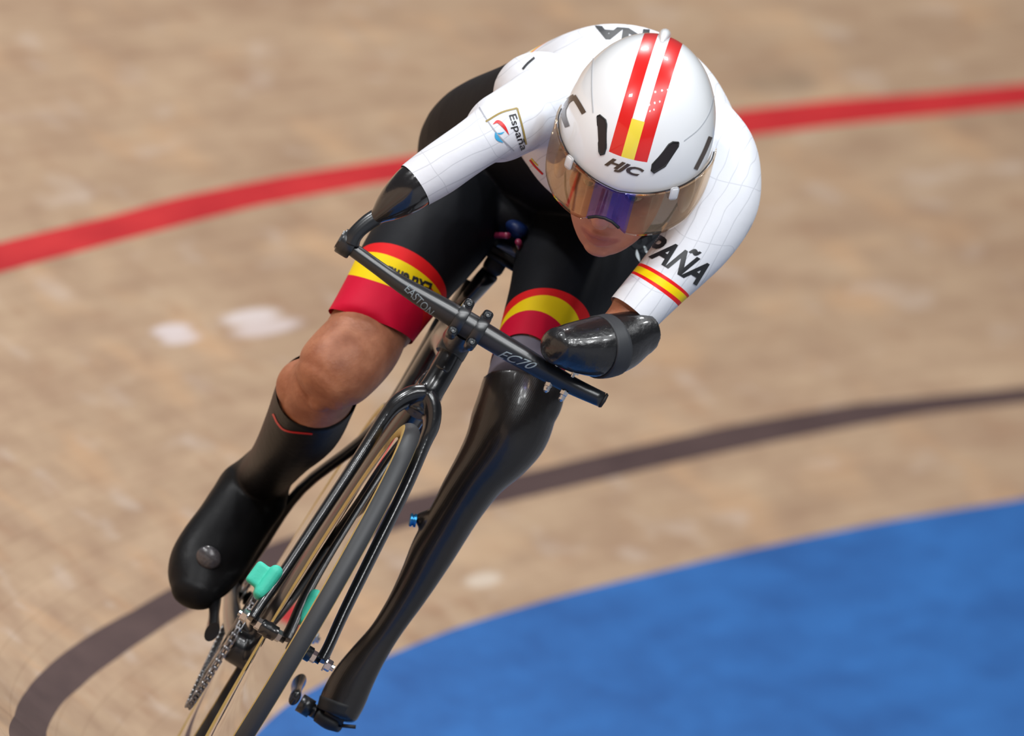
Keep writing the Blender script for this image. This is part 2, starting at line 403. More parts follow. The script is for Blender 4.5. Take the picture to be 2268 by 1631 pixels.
# ================================================================== BICYCLE
HUBC = Vector((0, 0, .331)); RW = .331
bike = root('track_bicycle', 'black carbon track bicycle with glossy disc wheels and flat handlebar, leaning on the bend', 'bicycle', (0, -.485, 0))
def wheel(name, c, yaw, discy):
    ax = Vector((math.cos(yaw), math.sin(yaw), 0)); h = []
    w = part('wheel_hub', merge(lathe([(.0, -.052), (.006, -.052), (.006, -.040), (.0105, -.038), (.0105, -.031), (.0125, -.026), (.0125, .026), (.0105, .031), (.0105, .038), (.006, .040), (.006, .052), (0, .052)], c, ax, 32)), M_carbon, bike)
    w.name = name
    pr_ = catmull([(.305, .0108), (.25, .0137), (.18, .0174), (.11, .0211), (.05, .0243), (.012, .0262)], 5)
    prof = [(a_[0], -a_[1]) for a_ in pr_]+[(a_[0], a_[1]) for a_ in pr_[::-1]]
    part('disc', lathe(prof, c, ax, 160, closed=True), M_disc, w, sharp=40)
    # tyre: tread and two tan sidewalls
    tr = []; r0 = RW-.0125
    for i in range(-6, 7):
        t = i/6*math.radians(62); tr.append((r0+.0128*math.cos(t), .0128*math.sin(t)))
    for i in range(6, -7, -1):
        t = i/6*math.radians(62); tr.append((r0+.0108*math.cos(t), .0108*math.sin(t)))
    part('tyre', lathe(tr, c, ax, 200, closed=True), M_tyre, w, sharp=50)
    sw = []
    for i in range(0, 9):
        t = math.radians(60)+i/8*math.radians(82); sw.append((r0+.0125*math.cos(t), .0125*math.sin(t)))
    sw += [(a-.0005, b-.003) for a, b in sw[::-1]]
    part('sidewall', merge(lathe(sw, c, ax, 200, closed=True), lathe([(a, -b) for a, b in sw], c, ax, 200, closed=True)), M_tan, w, 'tan side walls of the tyre')
    return w
fw = wheel('front_wheel', HUBC, .016, 1)
rw = wheel('rear_wheel', Vector((0, -.97, .331)), 0, 1)
# fork: two blades joined in a crown that grows into the steerer
BARC = V(1050, 711, -.07)
CROWN = V(925, 903, -.14)
def P3(px, py, y): return V(px, py, y)
fk = []
top = V(1008, 770, -.165)
fk.append(tube([V(1018, 752, -.168), V(985, 815, -.16), V(957, 862, -.15), V(935, 893, -.142), V(920, 918, -.135)], [.0172, .0172, .0175, .019, .016], 24, 4))
def blade(sg):
    pts = [CROWN+Vector((sg*.002, -.0, .018)), CROWN+Vector((sg*.016, .004, .008)), CROWN+Vector((sg*.0275, .010, -.012)), CROWN+Vector((sg*.0315, .016, -.038)), Vector((sg*.037, -.105, .58)), Vector((sg*.043, -.065, .48)), Vector((sg*.048, -.03, .40)), Vector((sg*.0525, -.006, .352)), Vector((sg*.0535, .0, .331))]
    return tube(pts, [.014, .0135, .0115, .0095, .0085, .0082, .0078, .0075, .0085], 20, 5, flat=1.7, fdir=(0, 1, .3))
fork = part('fork', union([fk[0], blade(1), blade(-1), ell(CROWN+Vector((0, .0, .01)), (.02, .02, .02))], .0013, 8), M_carbon, bike)
# frame
BBp = Vector((0, -.584, .276)); SEAT = V(1113, 558, -.70); SC_ = Vector((0, -.715, .80))
fr = []
fr.append(tube([V(1012, 760, -.175), V(975, 828, -.165)], [.0165, .0165], 24, 2, flat=1.6, fdir=(0, 1, 0)))
fr.append(tube([Vector((0, -.17, .77)), Vector((0, -.45, .775)), Vector((0, -.73, .78))], [.017, .016, .014], 20, 4, flat=1.5, fdir=(0, 0, 1)))
fr.append(tube([Vector((.0, -.17, .72)), Vector((.004, -.33, .55)), Vector((0, -.584, .29))], [.019, .021, .022], 20, 4, flat=1.9, fdir=(0, 1, .6)))
fr.append(tube([Vector((0, -.72, .86)), Vector((0, -.70, .65)), Vector((0, -.62, .36)), BBp], [.0155, .016, .018, .022], 20, 4, flat=1.9, fdir=(0, 1, .1)))
fr.append(lathe([(0, -.036), (.024, -.036), (.024, .036), (0, .036)], BBp, (1, 0, 0), 32))
frame = part('frame', union(fr, .0018, 8), M_carbon, bike)
for sg in (1, -1):
    part('seatstay', tube([Vector((sg*.012, -.725, .80)), V(838, 940, -.80) if sg > 0 else Vector((-.04, -.80, .69)), Vector((sg*.052, -.885, .50)), Vector((sg*.057, -.94, .40)), Vector((sg*.058, -.965, .345)), Vector((sg*.058, -.97, .331))], [.009, .0085, .008, .0075, .007, .010], 16, 5, flat=1.6, fdir=(0, 1, .3)), M_carbon, frame)
    part('chainstay', tube([BBp+Vector((sg*.02, -.01, 0)), Vector((sg*.045, -.75, .30)), Vector((sg*.057, -.9, .32)), Vector((sg*.058, -.975, .331))], [.013, .011, .009, .011], 16, 4, flat=1.6, fdir=(0, 0, 1)), M_carbon, frame)
part('seatpost', tube([Vector((0, -.715, .83)), SEAT+Vector((0, 0, -.035))], [.0135, .0135], 20, 3, flat=2.0, fdir=(0, 1, .1)), M_carbon, bike)
# saddle
sd = []
for y, w, z, t in ((-.625, .008, .955, .006), (-.64, .014, .955, .009), (-.66, .019, .955, .011), (-.68, .028, .953, .015), (-.74, .05, .955, .015), (-.79, .064, .959, .015), (-.83, .066, .962, .013), (-.845, .05, .963, .008)):
    sd.append((Vector((SEAT.x, y, z)), Vector((w, 0, 0)), Vector((0, 0, t))))
saddle = part('saddle', loft(sd, 28), M_blue_shell, bike, 'blue shell saddle under the rider')
for sg in (1, -1):
    part('saddle_rail', tube([Vector((SEAT.x+sg*.008, -.62, .94)), Vector((SEAT.x+sg*.021, -.66, .932)), Vector((SEAT.x+sg*.022, -.72, .93)), Vector((SEAT.x+sg*.03, -.79, .955))], .0045, 12, 5), M_maroon, saddle, 'maroon rail')
part('saddle_clamp', merge(box(SEAT+Vector((0, 0, -.004)), (.026, .018, .006), bev=.3), box(SEAT+Vector((0, 0, -.02)), (.014, .022, .014), bev=.3), lathe([(0, -.03), (.004, -.03), (.004, .03), (0, .03)], SEAT+Vector((0, .022, -.012)), (1, 0, 0), 12)), M_rubber, bike)
# handlebar
bx = V(768, 543, -.07); bx2 = V(1334, 886, -.07); dirb = (bx2-bx).normalized()
bp = [bx]+[V(x, y, z) for x, y, z in ((838, 594, -.066), (889, 630, -.064), (940, 661, -.064), (993, 692, -.064), (1040, 721, -.064), (1090, 752, -.064), (1150, 788, -.064), (1210, 823, -.066), (1268, 855, -.069))]+[bx2]
bar = part('handlebar', tube(bp, [.0094, .0098, .0114, .0140, .0155, .0159, .0158, .0152, .0138, .0120, .0105], 28, 5), M_satin, bike)
part('end_plug', lathe([(0, 0), (.0106, 0), (.011, .0015), (.0095, .004), (0, .005)], bx2, dirb, 28), M_rubber, bar)
bvh_bar = bvh(bar.data)
print_on('lettering', flat_text('EASTON', .15, .005), (895, 642), (57, 60), (11, -13), bvh_bar, M_white_print, bar, label='grey EASTON lettering', maxlen=2.5)
print_on('lettering', flat_text('EC70', .35, .0), (1100, 789), (78, 31), (14, -14), bvh_bar, M_silver_print, bar, label='silver EC70 lettering', maxlen=2.5)
# stem
ub = dirb; upb = (Vector((0, -.276, .961))-ub*Vector((0, -.276, .961)).dot(ub)).normalized(); fwb = upb.cross(ub).normalized()
if fwb.y < 0: fwb = -fwb
Rs = Matrix((ub, fwb, upb)).transposed()
sc = V(1038, 721, -.064)
stem_sh = [lathe([(.0165, -.021), (.0195, -.021), (.0195, -.009), (.0175, -.009), (.0175, .009), (.0195, .009), (.0195, .021), (.0165, .021)], sc, ub, 40, closed=True)]
stem_sh.append(tube([sc-fwb*.016, sc-fwb*.05-upb*.006, V(1014, 752, -.168)], [.019, .019, .021], 20, 3))
stem_sh.append(lathe([(0, -.022), (.0195, -.022), (.0205, -.018), (.0205, .016), (.018, .02), (0, .02)], V(1012, 757, -.168), (0, -.276, .961), 32))
stem = part('stem', merge(*stem_sh), M_satin, bike, sharp=35)
for du in (-.0145, .0145):
    fp = []
    for dz in (-.0215, .0215): fp.append(box(sc+ub*du+upb*dz+fwb*.004, (.0072, .0118, .0078), Rs, .35))
    part('faceplate', merge(*fp, lathe([(.0165, -.0075), (.0222, -.0075), (.0228, -.006), (.0228, .006), (.0222, .0075), (.0165, .0075)], sc+ub*du, ub, 40, closed=True)), M_satin, stem, sharp=35)
    for dz in (-.0215, .0215):
        c = sc+ub*du+upb*dz+fwb*.0138
        part('stem_bolt', merge(lathe([(0, 0), (.0040, 0), (.0040, .0028), (.0034, .0036), (.0022, .0036), (.0022, .0015), (0, .0015)], c, fwb, 20)), mat('bolt_steel', (.06, .065, .07, 1), .55, metal=1), stem, sharp=35)
part('spacer', lathe([(0, -.004), (.0195, -.004), (.0195, .006), (0, .006)], V(1000, 780, -.166), (0, -.276, .961), 32), M_rubber, bike)
# crankset
def crank(sg, ang, e=None):
    c = BBp+Vector((sg*.068, 0, 0)); e = e or c+Vector((sg*.012, math.cos(ang)*.168, math.sin(ang)*.168))
    o = part('crank_arm', tube([c, c.lerp(e, .5), e, e+(e-c).normalized()*.008], [.0145, .0105, .0115, .006], 18, 4, flat=.62, fdir=(1, 0, 0)), M_carbon, bike, sharp=50); return o, e
lc, le = crank(-1, 0, V(653, 1546, -.43)); rc, re_ = crank(1, math.radians(168))
part('pedal_axle', merge(tube([V(664, 1556, -.43), V(690, 1572, -.43)], .0128, 20), tube([V(688, 1571, -.43), V(706, 1582, -.43)], .0095, 20)), M_satin, lc)
part('pedal_body', merge(box(re_+Vector((.03, -.004, .004)), (.02, .026, .006), Matrix.Rotation(math.radians(-55), 3, 'X'), .35), lathe([(0, 0), (.008, 0), (.008, .05), (0, .05)], re_, (1, 0, 0), 18)), M_rubber, rc)
# left pedal body under the prosthesis
part('pedal_body', merge(tube([V(704, 1583, -.428), V(728, 1598, -.425), V(752, 1610, -.42)], [.0105, .0115, .0085], 20, 3, flat=1.8, fdir=(0, 1, 0)), tube([V(745, 1607, -.42), V(768, 1609, -.41), V(788, 1611, -.41)], .0026, 10), tube([V(722, 1572, -.42), V(762, 1596, -.42)], .009, 16, 1, flat=2, fdir=(0, 1, 0))), M_rubber, lc)
# chainring and chain
CRX = .044
ring = part('chainring', merge(lathe([(.078, -.0015), (.097, -.0015), (.1005, -.0008), (.1005, .0008), (.097, .0015), (.078, .0015)], BBp+Vector((CRX, 0, 0)), (1, 0, 0), 96, closed=True), *[box(BBp+Vector((CRX, math.cos(a)*.05, math.sin(a)*.05)), (.0025, .035, .009), Matrix.Rotation(a, 3, 'X'), .3) for a in [i*2*math.pi/5 for i in range(5)]]), M_carbon, bike, sharp=40)
part('sprocket', lathe([(.012, -.002), (.026, -.002), (.028, -.001), (.028, .001), (.026, .002), (.012, .002)], Vector((CRX, -.97, .331)), (1, 0, 0), 40, closed=True), M_chain, rw, sharp=40)
def chain_path(n=110):
    c1, r1 = Vector((CRX, BBp.y, BBp.z)), .1025; c2, r2 = Vector((CRX, -.97, .331)), .031
    d = c2-c1; L = d.length; th = math.atan2(d.z, d.y); ph = math.acos((r1-r2)/L); pts = []
    a0, a1 = th+ph, th-ph
    arc1 = 2*math.pi-2*ph; arc2 = 2*ph
    for i in range(200): a = a0+arc1*i/199; pts.append(c1+Vector((0, math.cos(a), math.sin(a)))*r1)
    for i in range(60): a = a1+arc2*i/59; pts.append(c2+Vector((0, math.cos(a), math.sin(a)))*r2)
    pts.append(pts[0]); seg = [0]
    for i in range(1, len(pts)): seg.append(seg[-1]+(pts[i]-pts[i-1]).length)
    out = []
    for k in range(n):
        s = seg[-1]*k/n; i = max(j for j in range(len(seg)) if seg[j] <= s+1e-9); i = min(i, len(pts)-2)
        out.append(pts[i].lerp(pts[i+1], (s-seg[i])/max(seg[i+1]-seg[i], 1e-9)))
    return out
cp = chain_path(116); ch = []
for i, p in enumerate(cp):
    q = cp[(i+1) % len(cp)]; T = (q-p).normalized(); N = Vector((1, 0, 0)); U = T.cross(N); Rl = Matrix((N, T, U)).transposed(); mid = (p+q)/2; L = (q-p).length
    off = .0036 if i % 2 else .0023
    for s in (1, -1): ch.append(box(mid+N*s*off, (.0006, L*.62, .0041), Rl, .3))
    ch.append(lathe([(0, -.0045), (.0028, -.0045), (.0028, .0045), (0, .0045)], p, N, 8))
part('chain', merge(*ch), M_chain, bike, 'steel chain round the chainring')
# axle nuts
def nut(c, ax, r=.0085, h=.008, n=6): return merge(lathe([(0, 0), (r, 0), (r, h*.85), (r*.85, h), (0, h)], c, ax, n), lathe([(0, h), (.0045, h), (.0045, h+.004), (0, h+.004)], c, ax, 12))
for sg in (1, -1):
    part('axle_nut', merge(nut(HUBC+Vector((sg*.061, 0, 0)), (sg, 0, 0)), lathe([(0, 0), (.0105, 0), (.0105, .0018), (0, .0018)], HUBC+Vector((sg*.0595, 0, 0)), (sg, 0, 0), 24)), M_steel, fork, 'polished steel nut', sharp=30)
    part('axle_locknut', merge(nut(HUBC+Vector((sg*.0385, 0, 0)), (sg, 0, 0), .0085, .008), lathe([(0, 0), (.0075, 0), (.0075, .004), (0, .004)], HUBC+Vector((sg*.0345, 0, 0)), (sg, 0, 0), 24)), M_steel, fw, 'polished steel locknut', sharp=30)
    part('axle_nut', nut(Vector((sg*.067, -.97, .331)), (sg, 0, 0)), M_steel, rw, 'polished steel nut', sharp=30)
# teal tape wrapped on the right fork blade, with a small transponder under it
c = V(592, 1290, -.018); tdir = (V(622, 1258, -.02)-V(566, 1335, -.012)).normalized()
lat = Vector((1, 0, 0)); lat = (lat-tdir*lat.dot(tdir)).normalized(); fo = tdir.cross(lat); Rt = Matrix((lat, fo, tdir)).transposed()
part('taped_transponder', union([box(c+lat*.012+tdir*.001, (.014, .008, .0165), Rt, .3), box(c-lat*.001, (.0095, .0165, .0265), Rt, .5)], .0012, 7), M_teal, fork, 'teal tape wrapped round the fork blade')

# ================================================================== PERSON
rider = root('person', 'cyclist in white helmet and white and black racing suit, crouched over the handlebar', 'person', (0, -.75, .97))
# --- torso cross sections (centre, half width, half height, roll)
def ring(x, y, z, a, b, roll, ty=0., tz=0.):
    c, s = math.cos(roll), math.sin(roll)
    u = Vector((c, 0, -s)); v = Vector((s, ty, c)).normalized()
    return (Vector((x, y, z)), u*a, v*b)
def torso(sh=0.):
    T = [ring(.0, -.955, .985, .125, .085, 0, .25), ring(.0, -.90, 1.01, .160, .110, 0, .3), ring(.0, -.80, 1.04, .165, .115, 0, .3), ring(.0, -.68, 1.085, .138, .106, .06, .15), ring(-.020, -.57, 1.130, .128, .120, .20, .05), ring(-.048, -.47, 1.153, .138, .127, .28, 0), ring(-.064, -.38, 1.137, .152, .118, .32, -.05), ring(-.062, -.32, 1.135, .14, .098, .26, -.1), ring(-.062, -.275, 1.135, .10, .075, .26, -.2)]
    T = [(c, u*(1-sh/u.length), v*(1-sh/v.length)) for c, u, v in T]
    flat = catmull([tuple(c)+tuple(u)+tuple(v) for c, u, v in T], 3)
    return loft([(Vector(a[:3]), Vector(a[3:6]), Vector(a[6:9])) for a in flat], 48, .03, .03)
armL = [(1560, 275, 70, -.34, .055), (1592, 330, 80, -.31, .06), (1602, 385, 84, -.275, .062), (1592, 450, 88, -.235, .06), (1556, 520, 80, -.19, .054), (1506, 580, 72, -.155, .048), (1464, 626, 65, -.13, .044), (1402, 693, 59, -.10, .040), (1372, 726, 55, -.09, .038)]
armR = [(1290, 205, 92, -.37, .06), (1235, 222, 92, -.34, .062), (1175, 248, 82, -.28, .056), (1130, 272, 78, -.19, .052), (1110, 283, 76, -.14, .051), (1096, 291, 66, -.108, .045), (1060, 314, 59, -.09, .042), (1015, 345, 58, -.08, .041), (970, 377, 58, -.075, .041), (925, 407, 54, -.07, .038), (898, 425, 50, -.068, .036)]
thR = [(1050, 385, 118, -.82, .090), (1010, 450, 126, -.74, .088), (955, 525, 122, -.65, .082), (905, 592, 114, -.58, .074), (865, 653, 105, -.53, .067), (828, 710, 99, -.495, .062), (800, 752, 96, -.465, .058)]
thL = [(1325, 490, 145, -.80, .090), (1303, 540, 152, -.74, .088), (1276, 600, 142, -.66, .082), (1236, 665, 112, -.57, .072), (1207, 715, 95, -.51, .064), (1186, 762, 86, -.47, .058), (1172, 798, 83, -.445, .057), (1162, 828, 81, -.425, .056)]
suit = union([torso(), limb(armL, cap1=.01), limb(armR, cap1=.01), limb(thR, cap0=.05, cap1=.01), limb(thL, cap0=.05, cap1=.01), ell((0, -.75, .965), (.07, .10, .045)), ell((-.16, -.33, 1.17), (.065, .07, .06)), ell((.055, -.36, 1.12), (.075, .07, .065))], .0032, 14, .5)
tree0 = bvh(suit)
def axis(st, i0, i1): return (V(st[i1][0], st[i1][1], st[i1][3])-V(st[i0][0], st[i0][1], st[i0][3])).normalized()
nL, nR, nTR, nTL = axis(armL, -4, -2), axis(armR, -4, -2), axis(thR, -4, -2), axis(thL, -4, -2)
HEM = {k: plane3(tree0, p, n) for k, p, n in (('L', ((1368, 661), (1405, 686), (1440, 724)), nL), ('R', ((903, 373), (927, 401), (949, 441)), nR), ('TR', ((750, 687), (820, 708), (896, 741)), nTR), ('TL', ((1136, 742), (1172, 741), (1206, 759)), nTL))}
zTR = [plane3(tree0, p, nTR) for p in (((835, 538), (905, 553), (972, 607)), ((832, 559), (895, 580), (958, 626)), ((788, 611), (862, 634), (945, 668)))]
zTL = [plane3(tree0, p, nTL) for p in (((1142, 657), (1206, 638), (1285, 668)), ((1138, 679), (1200, 654), (1272, 688)), ((1135, 699), (1185, 688), (1235, 712)))]
zL = [plane3(tree0, p, nL) for p in (((1417, 583), (1467, 607), (1514, 641)), ((1413, 589), (1463, 614), (1511, 648)), ((1402, 601), (1449, 625), (1500, 661)), ((1398, 606), (1445, 632), (1495, 670)))]
cL = V(1402, 693, -.10); cR = V(925, 407, -.07); cTR = V(828, 712, -.495); cTL = V(1190, 752, -.48)
for k, r in (('L', .10), ('R', .085), ('TR', .115), ('TL', .115)): cut(suit, HEM[k][0], HEM[k][1], r)
jersey_me, shorts_me = split(suit, (0, -.518, 1.04), (0, .80, .60))

def fabric(name, col, rough, line=0.):
    m = mat(name, col, rough, bump=.35, bscale=40, spec=.18)
    nt = m.node_tree; tc = nt.nodes.new('ShaderNodeTexCoord').outputs['Object']
    if line:   # fine knitted seams running along each arm, with a few cross seams
        nz = nt.nodes.new('ShaderNodeTexNoise'); nz.inputs['Scale'].default_value = 7; nt.links.new(tc, nz.inputs[0])
        sp = nt.nodes.new('ShaderNodeSeparateXYZ'); nt.links.new(tc, sp.inputs[0])
        def lines(d, step, w, wob):
            t = mnode(nt, 'ADD', vnode(nt, 'DOT_PRODUCT', tc, d), mnode(nt, 'MULTIPLY', nz.outputs['Fac'], wob))
            return mnode(nt, 'LESS_THAN', mnode(nt, 'FRACT', mnode(nt, 'DIVIDE', mnode(nt, 'ADD', t, 5.003), step)), w)
        lf = mnode(nt, 'LESS_THAN', sp.outputs[0], -.06); rt = mnode(nt, 'SUBTRACT', 1, lf)
        k = mnode(nt, 'MAXIMUM', mnode(nt, 'MULTIPLY', lf, lines(tuple((IR*.85-IU*.5).normalized()),   .019, .07, .05)), mnode(nt, 'MULTIPLY', rt, lines(tuple((IR*.52-IU*.85).normalized()), .019, .07, .04)))
        k2 = mnode(nt, 'MAXIMUM', mnode(nt, 'MULTIPLY', lf, lines(tuple((IR*-.4-IU*.9).normalized()), .085, .012, .06)), mnode(nt, 'MULTIPLY', rt, lines(tuple((IR*-.85-IU*.5).normalized()), .085, .012, .05)))
        add_mask(m, mnode(nt, 'MULTIPLY', mnode(nt, 'MAXIMUM', k, k2), line), (.50, .52, .57, 1))
    return m
M_jersey = fabric('white_jersey', srgb(226, 229, 236), .5, .6)
M_shorts = fabric('black_shorts', (.008, .009, .012, 1), .62)
RED, CRIM, YEL = srgb(228, 28, 32), srgb(212, 10, 54), srgb(248, 216, 10)
bvh_suit = bvh(suit)
for a, b_, col in ((0, 1, RED), (1, 2, YEL), (2, 3, RED)): add_zone(M_jersey, zL[a], zL[b_], col, cL, .14)
for a, b_, col in ((0, 1, RED), (1, 2, YEL)): add_zone(M_shorts, zTR[a], zTR[b_], col, cTR, .20)
add_zone(M_shorts, zTR[2], None, CRIM, cTR, .17)
for a, b_, col in ((0, 1, RED), (1, 2, YEL)): add_zone(M_shorts, zTL[a], zTL[b_], col, cTL, .16)
add_zone(M_shorts, zTL[2], None, CRIM, cTL, .14)
# back edge stripes
add_band(M_jersey, (0, -.555, 1.2), (0, -1, 0), 0.0, .008, RED, (0, -.6, 1.27), .17)
add_band(M_jersey, (0, -.555, 1.2), (0, -1, 0), 0.008, .02, YEL, (0, -.6, 1.27), .17)
jersey = part('jersey', jersey_me, M_jersey, rider, 'white racing jersey top with red and yellow sleeve bands')
shorts = part('shorts', shorts_me, M_shorts, rider, 'black racing shorts with red and yellow thigh bands')
def sub_of(p, o):  # children of a part share its coordinates
    o.location = (0, 0, 0); return o
print_on('lettering', flat_text('ESPAÑA', .22, .035), (1372, 528), (172, 103), (36, -41), bvh_suit, M_black_ink, jersey, label='black ESPAÑA lettering on the sleeve', norm=.73)
print_on('lettering', flat_text('ÑA', 0, .045), (1439, 68), (-122, -9), (-4, 26), bvh_suit, M_black_ink, jersey, label='black lettering across the back', norm=.73)
print_on('lettering', flat_text('España', 0, .008), (1127, 256), (27, 78), (15, -4), bvh_suit, M_black_ink, jersey, label='small black España lettering')
print_px('badge_frame', stroke([(1076, 270), (1110, 250), (1145, 240)], 4), bvh_suit, M_gold_ink, jersey, label='gold badge frame')
print_px('badge_frame', stroke([(1145, 240), (1156, 280), (1165, 320)], 4), bvh_suit, M_gold_ink, jersey, label='gold badge frame')
print_px('badge_swoosh', stroke([(1091, 276), (1103, 270), (1116, 281), (1127, 299)], 8, 6, True), bvh_suit, M_red_ink, jersey, label='red swoosh')
print_px('badge_swoosh', stroke([(1097, 291), (1101, 306), (1114, 316)], 8, 6, True), bvh_suit, M_blue_ink, jersey, label='blue swoosh')
print_px('badge_swoosh', stroke([(1100, 295), (1109, 296), (1117, 292)], 4, 6, True), bvh_suit, M_blue_ink, jersey, label='blue swoosh')
print_on('lettering', flat_text('Extremadura', 0, .035), (957, 630), (-150, -62), (-9, 27), bvh_suit, M_black_ink, shorts, label='black lettering on the yellow thigh band', norm=.73)

print_px('sleeve_seam', stroke([(1062, 238), (1080, 268), (1104, 300), (1138, 334)], 2.5, 6), bvh_suit, mat('seam_grey', srgb(165, 168, 178), .6), jersey)
print_px('piping', stroke([(1174, 354), (1186, 369), (1203, 386)], 4, 6), bvh_suit, M_red_ink, jersey, label='red piping on the chest')
print_px('piping', stroke([(1177, 351), (1184, 359), (1192, 367)], 2.5, 6), bvh_suit, mat('yellow_piping', srgb(235, 200, 20), .5), jersey, label='yellow piping on the chest')
print_px('side_mark', stroke([(1158, 154), (1168, 142), (1184, 128)], 5, 4), bvh_suit, M_black_ink, jersey, label='black mark on the side panel')
M_wink = mat('white_ink', srgb(220, 228, 230), .5)
for pts in ([(1409, 553), (1411, 566), (1416, 580)], [(1425, 545), (1429, 553), (1432, 562)]):
    print_px('thigh_mark', stroke(pts, 7, 6, True), bvh_suit, M_wink, shorts, label='white mark on the left thigh')
# --- skin body: one continuous surface
HX = (IR*.966-IU*.26).normalized(); UI = (IR*.26+IU*.966).normalized()
pit = math.radians(30)
HF = (IT*math.cos(pit)-UI*math.sin(pit)).normalized(); HU = (UI*math.cos(pit)+IT*math.sin(pit)).normalized()
HC = V(1408, 302, -.12); HX0, HF0 = HX, HF
def turned(deg):
    y = math.radians(deg); X = (HX0*math.cos(y)+HF0*math.sin(y)).normalized(); Fv = (HF0*math.cos(y)-HX0*math.sin(y)).normalized()
    R_ = Matrix((X, Fv, HU)).transposed(); return X, Fv, R_, Matrix.Translation(HC) @ R_.to_4x4()
HX, HF, HR, HM = turned(8)      # the face; the helmet sits a touch straighter (below)
def hp(x, f, u): return HM @ Vector((x, f, u))
def he(x, f, u, rx, rf, ru, n=24, R=None): return ell(hp(x, f, u), (rx, rf, ru), HR @ (R or Matrix.Identity(3)), n, max(10, n//2))
head = [he(0, -.01, .03, .073, .093, .085, 32), he(0, .026, -.03, .064, .066, .075, 32),
        he(.03, .083, -.016, .027, .014, .010), he(-.03, .083, -.016, .027, .014, .010), he(.040, .066, -.052, .022, .024, .020), he(-.040, .066, -.052, .022, .024, .020),
        he(0, .076, -.106, .030, .019, .020),
        he(.076, -.008, -.04, .010, .018, .030), he(-.076, -.008, -.04, .010, .018, .030)]
head.append(loft([(hp(0, .090, -.018), HX*.009, HF*.010), (hp(0, .100, -.040), HX*.0095, HF*.012), (hp(0, .109, -.062), HX*.012, HF*.014), (hp(0, .112, -.076), HX*.013, HF*.012)], 20, .004, .006))
jaw = [(-.03, .062, .092, -.03), (-.055, .0625, .095, -.02), (-.08, .060, .094, -.01), (-.10, .055, .092, .0), (-.115, .048, .090, .01), (-.127, .040, .088, .018), (-.137, .031, .085, .028), (-.144, .021, .080, .040), (-.148, .010, .073, .052)]
head.append(loft([(hp(0, (f+b_)/2, u), HX*w, HF*(f-b_)/2) for u, w, f, b_ in [tuple(q) for q in catmull(jaw, 3)]], 40))
head.append(he(0, .074, -.136, .020, .016, .012))
head += [he(.0135, .100, -.080, .0085, .010, .0075), he(-.0135, .100, -.080, .0085, .010, .0075), he(0, .1135, -.0755, .0125, .0115, .0115)]
for sg in (1, -1):
    head.append(tube([hp(sg*.027, .0775, -.1115), hp(sg*.014, .0905, -.1085), hp(sg*.004, .0955, -.107), hp(0, .0955, -.1075)], [.0028, .0042, .0048, .0046], 12, 3))
    head.append(tube([hp(sg*.025, .0765, -.1145), hp(sg*.013, .0885, -.119), hp(0, .092, -.1205)], [.0024, .0044, .0055], 12, 3))
neck = loft([(hp(0, -.02, -.02), HX*.055, HF*.06), (hp(0, -.04, -.07), HX*.056, HF*.058), (Vector((-.06, -.29, 1.13)), Vector((.075, 0, .02)), Vector((.0, .1, .9)).normalized()*.065)], 24, .02, .02)
knee = [(836, 690, 86, -.51, .052), (815, 732, 89, -.485, .053), (797, 765, 91, -.465, .056), (765, 800, 92, -.44, .056), (735, 830, 88, -.425, .052), (716, 850, 74, -.42, .045)]
shin = [(722, 845, 78, -.455, .052), (704, 870, 88, -.50, .057), (694, 900, 85, -.545, .057), (676, 935, 79, -.60, .054), (648, 975, 66, -.67, .05), (615, 1020, 52, -.76, .04), (598, 1050, 50, -.82, .037)]
foot = [(588, 1060, 44, -.85, .04), (562, 1095, 62, -.84, .036), (525, 1150, 62, -.81, .032), (485, 1215, 66, -.775, .028), (455, 1265, 58, -.745, .022), (440, 1290, 42, -.735, .016)]
stump = [(1400, 700, 52, -.105, .036), (1385, 722, 52, -.10, .036), (1362, 742, 50, -.085, .036), (1325, 758, 48, -.06, .036), (1280, 768, 40, -.04, .032)]
sb = .0035
body_sh = head+[neck, torso(.004), limb(armL[:-1], shrink=sb), limb(stump, cap0=.02), limb(armR, shrink=sb), limb(thR[:-1], cap0=.04, shrink=sb), limb(knee, shrink=.0, cap1=.025), limb(shin, shrink=.003, cap0=.03), limb(foot, shrink=.005),
           limb(thL, cap0=.04, shrink=sb), ell(V(772, 800, -.405), (.03, .022, .034)), ell(V(722, 868, -.425), (.02, .02, .03)), ell(V(662, 850, -.49), (.03, .03, .035)), limb([(1162, 815, 72, -.43, .046), (1155, 860, 72, -.41, .045)], shrink=.006)]
bme = union(body_sh, .0024, 4, .5)
M_skin = mat('skin', srgb(190, 128, 96), .5, bump=.3, bscale=240, var=.7, vscale=34, var_col=srgb(146, 86, 60), sss=.12, spec=.4)
M_face = mat('face_skin', srgb(206, 146, 124), .48, bump=.15, bscale=300, var=.4, vscale=40, var_col=srgb(184, 116, 98), sss=.12, spec=.4)
M_lip = M_face
nt = M_face.node_tree; tcl = vnode(nt, 'SUBTRACT', nt.nodes.new('ShaderNodeTexCoord').outputs['Object'], HC)
lx = mnode(nt, 'DIVIDE', vnode(nt, 'DOT_PRODUCT', tcl, HX), .028); lz = mnode(nt, 'DIVIDE', mnode(nt, 'ADD', vnode(nt, 'DOT_PRODUCT', tcl, HU), mnode(nt, 'ADD', .1138, mnode(nt, 'MULTIPLY', mnode(nt, 'MULTIPLY', lx, lx), -.003))), .0088)
lr = nt.nodes.new('ShaderNodeMapRange'); lr.inputs[1].default_value = 1.15; lr.inputs[2].default_value = .7; lr.inputs[3].default_value = 0; lr.inputs[4].default_value = .8
